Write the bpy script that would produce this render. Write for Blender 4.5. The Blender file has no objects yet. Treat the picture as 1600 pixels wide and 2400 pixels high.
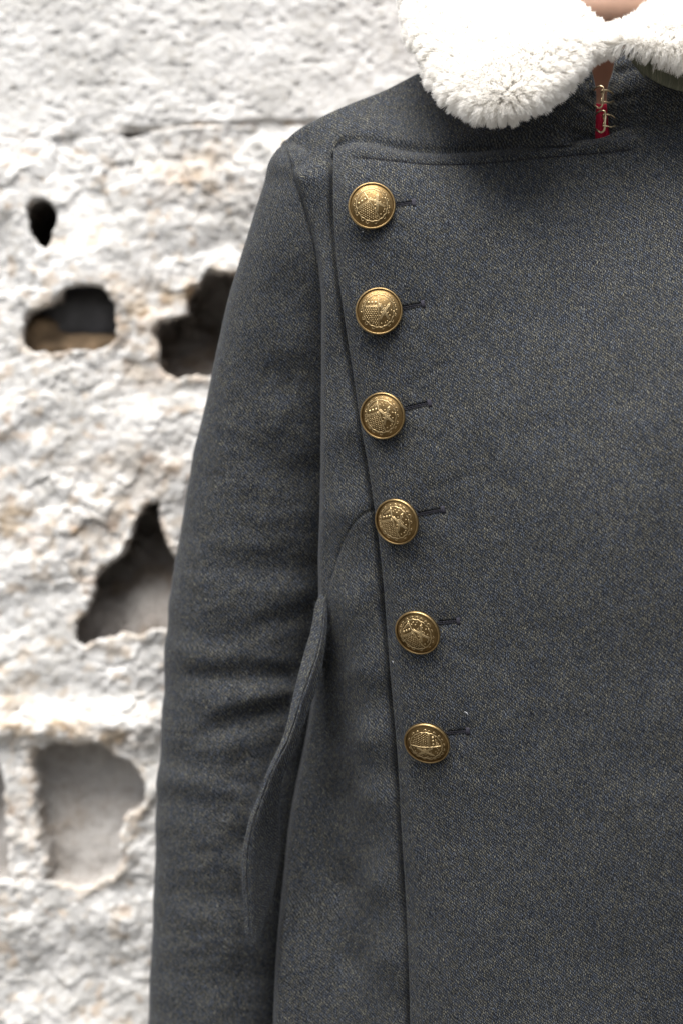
import bpy, math, random
import numpy as np
from mathutils import Vector, Matrix
R = math.radians
random.seed(7); rng = np.random.default_rng(7)
SC = bpy.context.scene
COL = SC.collection

# ------------------------------------------------------------------ camera
D = 0.90                 # camera to the button plane (m)
S = 0.36 / 1600          # metres per photo pixel on the button plane
cam = bpy.data.cameras.new('camera'); camo = bpy.data.objects.new('camera', cam); COL.objects.link(camo)
camo.location = (0, -D, 0); camo.rotation_euler = (R(90), 0, 0)
cam.sensor_fit = 'VERTICAL'; cam.sensor_height = 36; cam.sensor_width = 24
cam.lens = 36 * D / (2400 * S)
cam.clip_start = 0.05; cam.clip_end = 200
cam.dof.use_dof = True; cam.dof.focus_distance = D + 0.003; cam.dof.aperture_fstop = 3.4
SC.camera = camo
# ------------------------------------------------------------------ light
SUN_EL, SUN_AZ = R(68), R(196)
w = bpy.data.worlds.new('World'); SC.world = w; w.use_nodes = True
nt = w.node_tree; bg = nt.nodes['Background']
sky = nt.nodes.new('ShaderNodeTexSky'); sky.sky_type = 'NISHITA'; sky.sun_disc = False
sky.sun_elevation = SUN_EL; sky.sun_rotation = SUN_AZ; sky.dust_density = 6; sky.air_density = 1.0; sky.ozone_density = 1.0
hs = nt.nodes.new('ShaderNodeHueSaturation'); hs.inputs['Saturation'].default_value = 0.35   # overcast: grey sky
nt.links.new(sky.outputs[0], hs.inputs['Color']); nt.links.new(hs.outputs[0], bg.inputs[0])
bg.inputs[1].default_value = 0.058
sl = bpy.data.lights.new('sun', 'SUN'); sl.energy = 1.5; sl.angle = R(52); sl.color = (1, .96, .90)
so = bpy.data.objects.new('sun', sl); COL.objects.link(so)
tosun = Vector((math.sin(SUN_AZ)*math.cos(SUN_EL), math.cos(SUN_AZ)*math.cos(SUN_EL), math.sin(SUN_EL)))
so.rotation_euler = tosun.to_track_quat('Z', 'Y').to_euler(); so.location = (1, -2, 2)
SC.view_settings.view_transform = 'Standard'; SC.view_settings.look = 'None'
SC.view_settings.gamma = 1; SC.view_settings.use_curve_mapping = False
SC.view_settings.exposure = 1.8
SC.cycles.max_bounces = 14; SC.cycles.diffuse_bounces = 8

# ------------------------------------------------------------------ helpers
def at(px, py, y):
    """world points for photo pixels px,py standing at depth y behind the button plane"""
    px = np.asarray(px, float); py = np.asarray(py, float); y = np.asarray(y, float)
    k = (D + y) / D
    return np.stack([(px - 800) * S * k, y + 0*px, (1200 - py) * S * k], -1)
def interp(pts, n=None):
    """smooth curve y(t) of a list of (t, v...) : returns function of t (monotone-ish cubic)"""
    P = np.array(pts, float); t = P[:, 0]; V = P[:, 1:]
    m = np.gradient(V, t, axis=0)
    def f(x):
        x = np.clip(np.asarray(x, float), t[0], t[-1])
        i = np.clip(np.searchsorted(t, x) - 1, 0, len(t) - 2)
        h = (t[i+1] - t[i]); s = (x - t[i]) / h
        s_ = s[..., None]; h_ = h[..., None]
        r = (2*s_**3 - 3*s_**2 + 1)*V[i] + (s_**3 - 2*s_**2 + s_)*h_*m[i] + (-2*s_**3 + 3*s_**2)*V[i+1] + (s_**3 - s_**2)*h_*m[i+1]
        return r[..., 0] if r.shape[-1] == 1 else r
    return f
def curve(pts, n):
    """n points evenly spaced along a smooth curve through pts"""
    P = np.array(pts, float)
    t = np.concatenate([[0], np.cumsum(np.linalg.norm(np.diff(P, axis=0), axis=1))])
    f = interp(np.column_stack([t, P]))
    d = f(np.linspace(0, t[-1], n*4)); L = np.concatenate([[0], np.cumsum(np.linalg.norm(np.diff(d, axis=0), axis=1))])
    return f(np.interp(np.linspace(0, L[-1], n), L, np.linspace(0, t[-1], n*4)))
class TPS:
    def __init__(s, pts, lam=1e-4):
        A = np.array(pts, float); s.p = A[:, :2] / 1000; v = A[:, 2]
        K = s.k(s.p, s.p) + lam*np.eye(len(v)); P = np.c_[np.ones(len(v)), s.p]
        M = np.block([[K, P], [P.T, np.zeros((3, 3))]])
        s.w = np.linalg.solve(M, np.r_[v, 0, 0, 0])
    def k(s, a, b):
        r2 = ((a[:, None] - b[None])**2).sum(-1)
        return r2*np.log(r2 + 1e-12)*.5
    def __call__(s, x, y):
        x = np.asarray(x, float); sh = x.shape
        q = np.c_[x.ravel(), np.broadcast_to(y, sh).ravel()] / 1000
        return (s.k(q, s.p) @ s.w[:-3] + s.w[-3] + q @ s.w[-2:]).reshape(sh)
def hash2(ix, iy, k=0):
    h = (ix.astype(np.int64)*374761393 + iy.astype(np.int64)*668265263 + k*1274126177) & 0xffffffff
    h = ((h ^ (h >> 13))*1274126177) & 0xffffffff
    return ((h ^ (h >> 16)) & 0xffffff) / 0xffffff
def vnoise(x, y, k=0):
    ix = np.floor(x); iy = np.floor(y); fx = x-ix; fy = y-iy
    u = fx*fx*fx*(fx*(fx*6-15)+10); v = fy*fy*fy*(fy*(fy*6-15)+10)
    a = hash2(ix, iy, k); b = hash2(ix+1, iy, k); c = hash2(ix, iy+1, k); d = hash2(ix+1, iy+1, k)
    return (a*(1-u)+b*u)*(1-v) + (c*(1-u)+d*u)*v - .5
def fbm(x, y, o=4, k=0, g=.5):
    r = 0; a = 1
    for i in range(o):
        c, s_ = math.cos(i*1.1), math.sin(i*1.1)
        r = r + a*vnoise((x*c - y*s_)*2**i + 7.3*i, (x*s_ + y*c)*2**i - 3.1*i, k+i); a *= g
    return r
def worley(x, y, k=0):
    ix = np.floor(x); iy = np.floor(y); best = np.full(x.shape, 9.); sec = best.copy(); idv = np.zeros(x.shape)
    for dx in (-1, 0, 1):
        for dy in (-1, 0, 1):
            jx = ix+dx; jy = iy+dy
            d = np.hypot(jx + hash2(jx, jy, k) - x, jy + hash2(jx, jy, k+9) - y)
            m = d < best
            sec = np.where(m, best, np.minimum(sec, d)); idv = np.where(m, hash2(jx, jy, k+17), idv); best = np.where(m, d, best)
    return best, sec, idv
def sdf(poly, x, y):
    """signed distance to a polygon in pixels, negative inside"""
    P = np.array(poly, float); Q = np.roll(P, -1, 0)
    d = np.full(x.shape, 1e9); ins = np.zeros(x.shape, bool)
    for (ax, ay), (bx, by) in zip(P, Q):
        ex, ey = bx-ax, by-ay
        t = np.clip(((x-ax)*ex + (y-ay)*ey) / (ex*ex+ey*ey), 0, 1)
        d = np.minimum(d, np.hypot(x-ax-t*ex, y-ay-t*ey))
        c = ((ay > y) != (by > y))
        ins ^= c & (x < (bx-ax)*(y-ay)/((by-ay) if by != ay else 1e-9) + ax)
    return np.where(ins, -d, d)
def segd(x, y, a, b):
    """distance to a segment and the position along it"""
    ex, ey = b[0]-a[0], b[1]-a[1]
    t = np.clip(((x-a[0])*ex + (y-a[1])*ey) / (ex*ex+ey*ey), 0, 1)
    return np.hypot(x-a[0]-t*ex, y-a[1]-t*ey), t
def polyd(x, y, pts):
    d = np.full(np.shape(x), 1e9)
    for a, b in zip(pts[:-1], pts[1:]):
        d = np.minimum(d, segd(x, y, a, b)[0])
    return d
def sstep(a, b, x):
    t = np.clip((x-a)/(b-a), 0, 1); return t*t*(3-2*t)

def link(o, parent=None):
    COL.objects.link(o)
    if parent: o.parent = parent
    return o
def tag(o, label=None, cat=None, group=None, kind=None):
    for k, v in (('label', label), ('category', cat), ('group', group), ('kind', kind)):
        if v: o[k] = v
    return o
def empty(name, loc=(0, 0, 0)):
    o = bpy.data.objects.new(name, None); o.location = loc; o.empty_display_size = .02
    COL.objects.link(o); return o
def mesh_obj(name, V, F, mat, parent=None, uv=None, attrs=None, smooth=True, local=None):
    """V (n,3), F list/array of faces; uv per vertex"""
    me = bpy.data.meshes.new(name)
    V = np.asarray(V, float)
    if isinstance(F, np.ndarray):
        nf, k = F.shape
        me.vertices.add(len(V)); me.vertices.foreach_set('co', V.astype(np.float32).ravel())
        me.loops.add(nf*k); me.loops.foreach_set('vertex_index', F.astype(np.int32).ravel())
        me.polygons.add(nf); me.polygons.foreach_set('loop_start', np.arange(0, nf*k, k, dtype=np.int32))
        me.update(calc_edges=True)
    else:
        me.from_pydata(V.tolist(), [], F); me.update()
    me.validate()
    if smooth: me.polygons.foreach_set('use_smooth', [True]*len(me.polygons))
    if uv is not None:
        li = np.empty(len(me.loops), np.int32); me.loops.foreach_get('vertex_index', li)
        ul = me.uv_layers.new(name='UVMap'); ul.data.foreach_set('uv', np.asarray(uv, np.float32)[li].ravel())
    for k, a in (attrs or {}).items():
        at_ = me.attributes.new(k, 'FLOAT', 'POINT'); at_.data.foreach_set('value', np.asarray(a, np.float32))
    me.materials.append(mat)
    o = bpy.data.objects.new(name, me)
    return link(o, parent)
def gridfaces(nr, nc, wrap=False, off=0):
    i = np.arange(nr-1)[:, None]; j = np.arange(nc if wrap else nc-1)[None]
    j2 = (j+1) % nc
    a = i*nc + j; b = i*nc + j2; c = (i+1)*nc + j2; d = (i+1)*nc + j
    return np.stack([d + 0*a, c + 0*a, b + 0*a, a + 0*b], -1).reshape(-1, 4) + off
def arcuv(G):
    """uv in metres from arc length on a grid of points"""
    du = np.linalg.norm(np.diff(G, axis=1), axis=2); dv = np.linalg.norm(np.diff(G, axis=0), axis=2)
    u = np.concatenate([np.zeros((G.shape[0], 1)), np.cumsum(du, 1)], 1); v = np.concatenate([np.zeros((1, G.shape[1])), np.cumsum(dv, 0)], 0)
    mid = G.shape[1]//2
    u = u - u[:, mid:mid+1] + G[:, mid:mid+1, 0]
    v = -v + G[0:1, :, 2]
    return np.stack([u, v], -1)
def coons(top, bottom, left, right, nu, nv):
    """pixel grid (nv rows, nu cols) between four boundary curves"""
    T = curve(top, nu); B = curve(bottom, nu); L = curve(left, nv); Rr = curve(right, nv)
    u = np.linspace(0, 1, nu)[None, :, None]; v = np.linspace(0, 1, nv)[:, None, None]
    T, B, L, Rr = T[None], B[None], L[:, None], Rr[:, None]
    return (1-v)*T + v*B + (1-u)*L + u*Rr - ((1-u)*(1-v)*T[:, :1] + u*(1-v)*T[:, -1:] + (1-u)*v*B[:, :1] + u*v*B[:, -1:])
def rolls(G, thick, out, sides):
    """grow rounded turned edges on a world grid; sides: l r t b"""
    prof = [(.55, .12), (.9, .38), (1.0, .75), (.85, 1.0), (0.0, 1.12), (-6, 1.12)]
    def grow(G, axis, end):
        e = G[:, 0] if axis == 1 else G[0]
        n = G[:, 1] if axis == 1 else G[1]
        if end: e, n = (G[:, -1], G[:, -2]) if axis == 1 else (G[-1], G[-2])
        o = e - n; o = o.copy(); o[:, 1] = 0; o /= np.linalg.norm(o, axis=1)[:, None] + 1e-12
        new = [e + o*out*a + np.array([0, thick, 0])*b for a, b in prof]
        new = np.stack(new, axis)
        if not end: new = np.flip(new, axis)
        return np.concatenate([new, G] if not end else [G, new], axis)
    for s in sides:
        G = grow(G, 1 if s in 'lr' else 0, s in 'rb')
    return G
def grid_obj(name, G, mat, parent, uv=None, attrs=None, wrap=False):
    nr, nc = G.shape[:2]
    uv = arcuv(G) if uv is None else uv
    return mesh_obj(name, G.reshape(-1, 3), gridfaces(nr, nc, wrap), mat, parent, uv.reshape(-1, 2), attrs)
def tube(pts, rad, sides=8, cap=True):
    """V,F of a tube along world points (rad scalar or list)"""
    P = np.array(pts, float); n = len(P); rad = np.broadcast_to(rad, (n,))
    T = np.gradient(P, axis=0); T /= np.linalg.norm(T, axis=1)[:, None] + 1e-12
    ref = np.array([.13, -.97, .2]); V = []
    for i in range(n):
        a = np.cross(T[i], ref)
        if np.linalg.norm(a) < .1: a = np.cross(T[i], [1, 0, 0])
        a /= np.linalg.norm(a); b = np.cross(T[i], a)
        th = np.arange(sides)*2*math.pi/sides
        V.append(P[i] + rad[i]*(np.cos(th)[:, None]*a + np.sin(th)[:, None]*b))
    V = np.concatenate(V); F = gridfaces(n, sides, True).tolist()
    if cap: F += [list(range(sides)), list(range((n-1)*sides, n*sides))[::-1]]
    return V, F
class MB:
    def __init__(s): s.V = []; s.F = []; s.n = 0
    def add(s, V, F):
        s.V.append(np.asarray(V)); s.F += [[i + s.n for i in f] for f in F]; s.n += len(V)
    def build(s, name, mat, parent=None, smooth=True, uv=False):
        V = np.concatenate(s.V)
        return mesh_obj(name, V, s.F, mat, parent, smooth=smooth, uv=V[:, [0, 2]] if uv else None)

# ------------------------------------------------------------------ materials
def new_mat(name):
    m = bpy.data.materials.new(name); m.use_nodes = True
    return m, m.node_tree, m.node_tree.nodes['Principled BSDF']
def N(t, typ, **kw):
    n = t.nodes.new(typ)
    for k, v in kw.items():
        if k in n.inputs.keys() if hasattr(n.inputs, 'keys') else False: n.inputs[k].default_value = v
        else: setattr(n, k, v)
    return n
def ramp(t, fac, stops, mode='LINEAR'):
    r = t.nodes.new('ShaderNodeValToRGB'); r.color_ramp.interpolation = mode
    e = r.color_ramp.elements
    while len(e) < len(stops): e.new(.5)
    for el, (p, c) in zip(e, stops): el.position = p; el.color = (*c, 1) if len(c) == 3 else c
    t.links.new(fac, r.inputs[0]); return r
def mixc(t, blend, fac, a, b):
    m = t.nodes.new('ShaderNodeMix'); m.data_type = 'RGBA'; m.blend_type = blend
    for s, v in ((0, fac), (6, a), (7, b)):
        if hasattr(v, 'links') or hasattr(v, 'is_linked'): t.links.new(v, m.inputs[s])
        else: m.inputs[s].default_value = v if s == 0 else (*v, 1)
    return m.outputs[2]
def mathn(t, op, a, b=0.0, c=None):
    m = t.nodes.new('ShaderNodeMath'); m.operation = op
    for i, v in enumerate((a, b) if c is None else (a, b, c)):
        if hasattr(v, 'is_linked'): t.links.new(v, m.inputs[i])
        else: m.inputs[i].default_value = v
    return m.outputs[0]
def cloth(name, gap, blue, cream, cw=.00082, ch=.0015, bump=.22, share=.5):
    """twill of short light flecks on a dark ground, each fleck its own shade"""
    m, t, p = new_mat(name)
    uv = t.nodes.new('ShaderNodeUVMap'); uv.uv_map = 'UVMap'
    wn = t.nodes.new('ShaderNodeTexNoise'); wn.inputs['Scale'].default_value = 280; wn.inputs['Detail'].default_value = 4
    t.links.new(uv.outputs[0], wn.inputs['Vector'])
    wv = t.nodes.new('ShaderNodeVectorMath'); wv.operation = 'MULTIPLY_ADD'; wv.inputs[1].default_value = (.0026, .0036, 0)
    t.links.new(wn.outputs['Color'], wv.inputs[0]); t.links.new(uv.outputs[0], wv.inputs[2])
    sp_ = t.nodes.new('ShaderNodeSeparateXYZ'); t.links.new(wv.outputs[0], sp_.inputs[0])
    M_ = lambda op, *v: mathn(t, op, *v)
    X_ = M_('MULTIPLY', M_('MULTIPLY_ADD', sp_.outputs[1], -.16, sp_.outputs[0]), 1/cw)
    col_ = M_('FLOOR', X_); fx_ = M_('SUBTRACT', M_('SUBTRACT', X_, col_), .5)
    Y_ = M_('MULTIPLY_ADD', col_, .37, M_('MULTIPLY', sp_.outputs[1], 1/ch))
    row_ = M_('FLOOR', Y_); fy_ = M_('SUBTRACT', M_('SUBTRACT', Y_, row_), .5)
    cb = t.nodes.new('ShaderNodeCombineXYZ'); t.links.new(col_, cb.inputs[0]); t.links.new(row_, cb.inputs[1])
    wh = t.nodes.new('ShaderNodeTexWhiteNoise'); wh.noise_dimensions = '2D'; t.links.new(cb.outputs[0], wh.inputs['Vector'])
    sx = t.nodes.new('ShaderNodeSeparateColor'); t.links.new(wh.outputs['Color'], sx.inputs[0])
    dist = M_('SQRT', M_('ADD', M_('POWER', M_('ABSOLUTE', M_('MULTIPLY', fx_, 2.3)), 2.0), M_('POWER', M_('ABSOLUTE', M_('MULTIPLY', fy_, 1.9)), 2.0)))
    hue = ramp(t, sx.outputs[0], [(share-.36, blue), (share+.36, cream)])
    val = ramp(t, sx.outputs[1], [(0, (.55, .55, .55)), (.5, (.94, .94, .94)), (1, (1.32, 1.32, 1.32))])
    fl = mixc(t, 'MULTIPLY', 1.0, hue.outputs[0], val.outputs[0])
    msk = ramp(t, dist, [(.38, (0, 0, 0)), (.92, (1, 1, 1))])
    col = mixc(t, 'MIX', msk.outputs[0], fl, gap)
    no = t.nodes.new('ShaderNodeTexNoise'); no.inputs['Scale'].default_value = 120; no.inputs['Detail'].default_value = 4; no.inputs['Roughness'].default_value = .65
    t.links.new(uv.outputs[0], no.inputs['Vector'])
    c2 = ramp(t, no.outputs[0], [(.3, (.90, .905, .93)), (.7, (1.09, 1.08, 1.06))])
    col = mixc(t, 'MULTIPLY', 1.0, col, c2.outputs[0])
    t.links.new(col, p.inputs['Base Color'])
    p.inputs['Roughness'].default_value = .9; p.inputs['Specular IOR Level'].default_value = .10
    p.inputs['Sheen Weight'].default_value = .05; p.inputs['Sheen Roughness'].default_value = .4
    p.inputs['Sheen Tint'].default_value = (.8, .85, .95, 1)
    bn = t.nodes.new('ShaderNodeBump'); bn.inputs['Strength'].default_value = bump; bn.inputs['Distance'].default_value = .0004
    n2 = t.nodes.new('ShaderNodeTexNoise'); n2.inputs['Scale'].default_value = 55; n2.inputs['Detail'].default_value = 2
    t.links.new(uv.outputs[0], n2.inputs['Vector'])
    hgt = mathn(t, 'MULTIPLY_ADD', msk.outputs[0], -.8, 0)
    hgt = mathn(t, 'MULTIPLY_ADD', n2.outputs[0], 3.0, hgt)
    t.links.new(hgt, bn.inputs['Height']); t.links.new(bn.outputs[0], p.inputs['Normal'])
    return m
WOOL = cloth('wool_melange', (.0088, .0105, .0148), (.090, .104, .128), (.152, .148, .121))
OLIVE = cloth('olive_cotton', (.12, .125, .09), (.16, .165, .12), (.20, .20, .15), cw=.0006, ch=.012, bump=.15)
RED = cloth('red_cotton', (.17, .004, .016), (.26, .007, .028), (.31, .013, .038), cw=.0008, ch=.006, bump=.2)
def simple(name, col, rough=.6, metal=0, spec=.3, noise=None):
    m, t, p = new_mat(name)
    p.inputs['Base Color'].default_value = (*col, 1); p.inputs['Roughness'].default_value = rough
    p.inputs['Metallic'].default_value = metal; p.inputs['Specular IOR Level'].default_value = spec
    if noise:
        tc = t.nodes.new('ShaderNodeTexCoord'); no = t.nodes.new('ShaderNodeTexNoise')
        no.inputs['Scale'].default_value = noise[0]; no.inputs['Detail'].default_value = 4
        t.links.new(tc.outputs['Object'], no.inputs['Vector'])
        r = ramp(t, no.outputs[0], [(.3, [c*noise[1] for c in col]), (.7, [min(1, c*noise[2]) for c in col])])
        t.links.new(r.outputs[0], p.inputs['Base Color'])
    return m, t, p
TACK = simple('bar_tack_thread', (.034, .033, .047), .85, noise=(3000, .5, 1.4))[0]
THREAD = simple('navy_thread', (.013, .013, .020), .8, noise=(3000, .5, 1.5))[0]  # navy thread, deepened so the buttonhole lips carry the shade of the slit
def brass(name, col, rough, lo):
    m, t, p = new_mat(name)
    tc = t.nodes.new('ShaderNodeTexCoord')
    oi = t.nodes.new('ShaderNodeObjectInfo')
    va = t.nodes.new('ShaderNodeVectorMath'); va.operation = 'ADD'
    t.links.new(tc.outputs['Object'], va.inputs[0]); t.links.new(oi.outputs['Location'], va.inputs[1])
    n1 = t.nodes.new('ShaderNodeTexNoise'); n1.inputs['Scale'].default_value = 190; n1.inputs['Detail'].default_value = 5
    n2 = t.nodes.new('ShaderNodeTexNoise'); n2.inputs['Scale'].default_value = 1600; n2.inputs['Detail'].default_value = 3
    for n in (n1, n2): t.links.new(va.outputs[0], n.inputs['Vector'])
    r1 = ramp(t, n1.outputs[0], [(.32, [c*lo for c in col]), (.68, col)])
    r2 = ramp(t, n2.outputs[0], [(.3, (.8, .78, .74)), (.6, (1.08, 1.08, 1.08))])
    c = mixc(t, 'MULTIPLY', 1.0, r1.outputs[0], r2.outputs[0])
    t.links.new(c, p.inputs['Base Color']); p.inputs['Metallic'].default_value = 1
    rr = ramp(t, n1.outputs[0], [(.3, (rough+.12,)*3), (.7, (rough,)*3)]); t.links.new(rr.outputs[0], p.inputs['Roughness'])
    b = t.nodes.new('ShaderNodeBump'); b.inputs['Strength'].default_value = .08; b.inputs['Distance'].default_value = .0003
    t.links.new(n2.outputs[0], b.inputs['Height']); t.links.new(b.outputs[0], p.inputs['Normal'])
    return m
BRASS = brass('antique_brass', (.245, .163, .072), .34, .55)
BRASS_HI = brass('worn_brass', (.56, .43, .24), .32, .78)
BRASS_RIM = brass('rim_brass', (.39, .275, .132), .30, .72)
WIRE = brass('hook_wire', (.80, .66, .44), .2, .85)
SKIN, t_, p_ = simple('skin', (.40, .245, .175), .5, spec=.35, noise=(120, .92, 1.06))
p_.inputs['Subsurface Weight'].default_value = .08; p_.inputs['Subsurface Radius'].default_value = (.012, .004, .002); p_.inputs['Subsurface Scale'].default_value = .4
FUR = bpy.data.materials.new('white_shearling'); FUR.use_nodes = True
t_ = FUR.node_tree; t_.nodes.remove(t_.nodes['Principled BSDF'])
df = t_.nodes.new('ShaderNodeBsdfDiffuse'); tl = t_.nodes.new('ShaderNodeBsdfTranslucent'); mx = t_.nodes.new('ShaderNodeMixShader')
for n_ in (df, tl): n_.inputs['Color'].default_value = (.985, .975, .955, 1)
mx.inputs[0].default_value = .55
t_.links.new(df.outputs[0], mx.inputs[1]); t_.links.new(tl.outputs[0], mx.inputs[2]); t_.links.new(mx.outputs[0], t_.nodes['Material Output'].inputs[0])
HIDE, _, _ = simple('shearling_base', (.95, .94, .92), .95, spec=.05)

def wall_mat():
    m, t, p = new_mat('whitewashed_concrete')
    tc = t.nodes.new('ShaderNodeTexCoord')
    def noise(sc, d=5, r=.6):
        n = t.nodes.new('ShaderNodeTexNoise'); n.inputs['Scale'].default_value = sc; n.inputs['Detail'].default_value = d; n.inputs['Roughness'].default_value = r
        t.links.new(tc.outputs['Object'], n.inputs['Vector']); return n.outputs[0]
    raw = t.nodes.new('ShaderNodeAttribute'); raw.attribute_name = 'raw'
    tan = t.nodes.new('ShaderNodeAttribute'); tan.attribute_name = 'tan'
    white = ramp(t, noise(22), [(.32, (.53, .525, .51)), (.52, (.66, .657, .648)), (.72, (.74, .74, .735))])
    grit = ramp(t, noise(240, 4), [(.34, (.72, .69, .64)), (.48, (1, 1, 1))])
    wc = mixc(t, 'MULTIPLY', .8, white.outputs[0], grit.outputs[0])
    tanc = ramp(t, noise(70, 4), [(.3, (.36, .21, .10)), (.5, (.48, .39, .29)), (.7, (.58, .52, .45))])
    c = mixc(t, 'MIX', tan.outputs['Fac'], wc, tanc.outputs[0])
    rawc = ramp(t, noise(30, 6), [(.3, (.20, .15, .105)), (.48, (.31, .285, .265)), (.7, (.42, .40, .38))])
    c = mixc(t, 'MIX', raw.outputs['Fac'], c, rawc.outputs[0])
    t.links.new(c, p.inputs['Base Color'])
    p.inputs['Roughness'].default_value = .95; p.inputs['Specular IOR Level'].default_value = .1
    b = t.nodes.new('ShaderNodeBump'); b.inputs['Strength'].default_value = .35; b.inputs['Distance'].default_value = .002
    h = mathn(t, 'ADD', noise(160, 5, .65), noise(450, 3))
    t.links.new(h, b.inputs['Height']); t.links.new(b.outputs[0], p.inputs['Normal'])
    return m
WALL = wall_mat()
STONE_G = simple('dark_stone', (.075, .075, .08), .8, noise=(60, .7, 1.3))[0]
STONE_B = simple('brown_stone', (.22, .155, .095), .85, noise=(90, .55, 1.3))[0]
GROUND = simple('pale_gravel', (.10, .097, .09), .95, noise=(9, .75, 1.2))[0]

# ------------------------------------------------------------------ the ground (out of frame, 1.25 m below)
xs = np.linspace(-14, 14, 57); ys = np.linspace(-14, 14, 57)
X, Y = np.meshgrid(xs, ys)
Z = -1.25 + .012*fbm(X*1.3, Y*1.3, 3)
g = grid_obj('ground', np.stack([X, Y, Z], -1)[::-1], GROUND, None); tag(g, kind='structure')

# ------------------------------------------------------------------ broken wall
YW = 0.22
wall = empty('broken_wall', tuple(at(250, 3000, YW + .1)))
tag(wall, 'whitewashed crumbling concrete block wall with broken dark holes behind the coat', 'wall')
WP = wall.location.copy()
HOLES = dict(
 A=[(66,490),(80,475),(105,470),(125,478),(140,500),(141,520),(130,545),(125,575),(115,592),(95,580),(75,555),(66,520)],
 B=[(58,748),(66,732),(100,722),(140,697),(180,672),(220,668),(250,680),(270,710),(272,750),(280,790),(240,815),(150,827),(90,830),(62,815),(55,785)],
 C=[(366,800),(372,757),(395,748),(430,742),(440,695),(470,665),(490,636),(545,650),(660,640),(660,880),(440,886),(402,884),(385,872),(370,835)],
 D=[(378,1172),(355,1180),(335,1200),(322,1232),(302,1270),(290,1302),(243,1330),(225,1352),(218,1400),(205,1430),(185,1452),(183,1490),(195,1515),(215,1502),(290,1492),(390,1482),(520,1482),(520,1330),(415,1312),(390,1270),(370,1205)],
 E=[(85,1755),(110,1747),(200,1737),(240,1742),(290,1777),(325,1802),(340,1842),(342,1880),(300,1902),(290,1950),(300,2000),(270,2052),(190,2082),(110,2062),(105,2000),(95,1900),(85,1800)],
 F=[(-140,1790),(8,1782),(15,1840),(25,1950),(35,2050),(0,2062),(-140,2062)],
 G=[(280,312),(290,305),(312,303),(340,305),(345,312),(320,318),(300,325),(288,322)])
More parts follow.
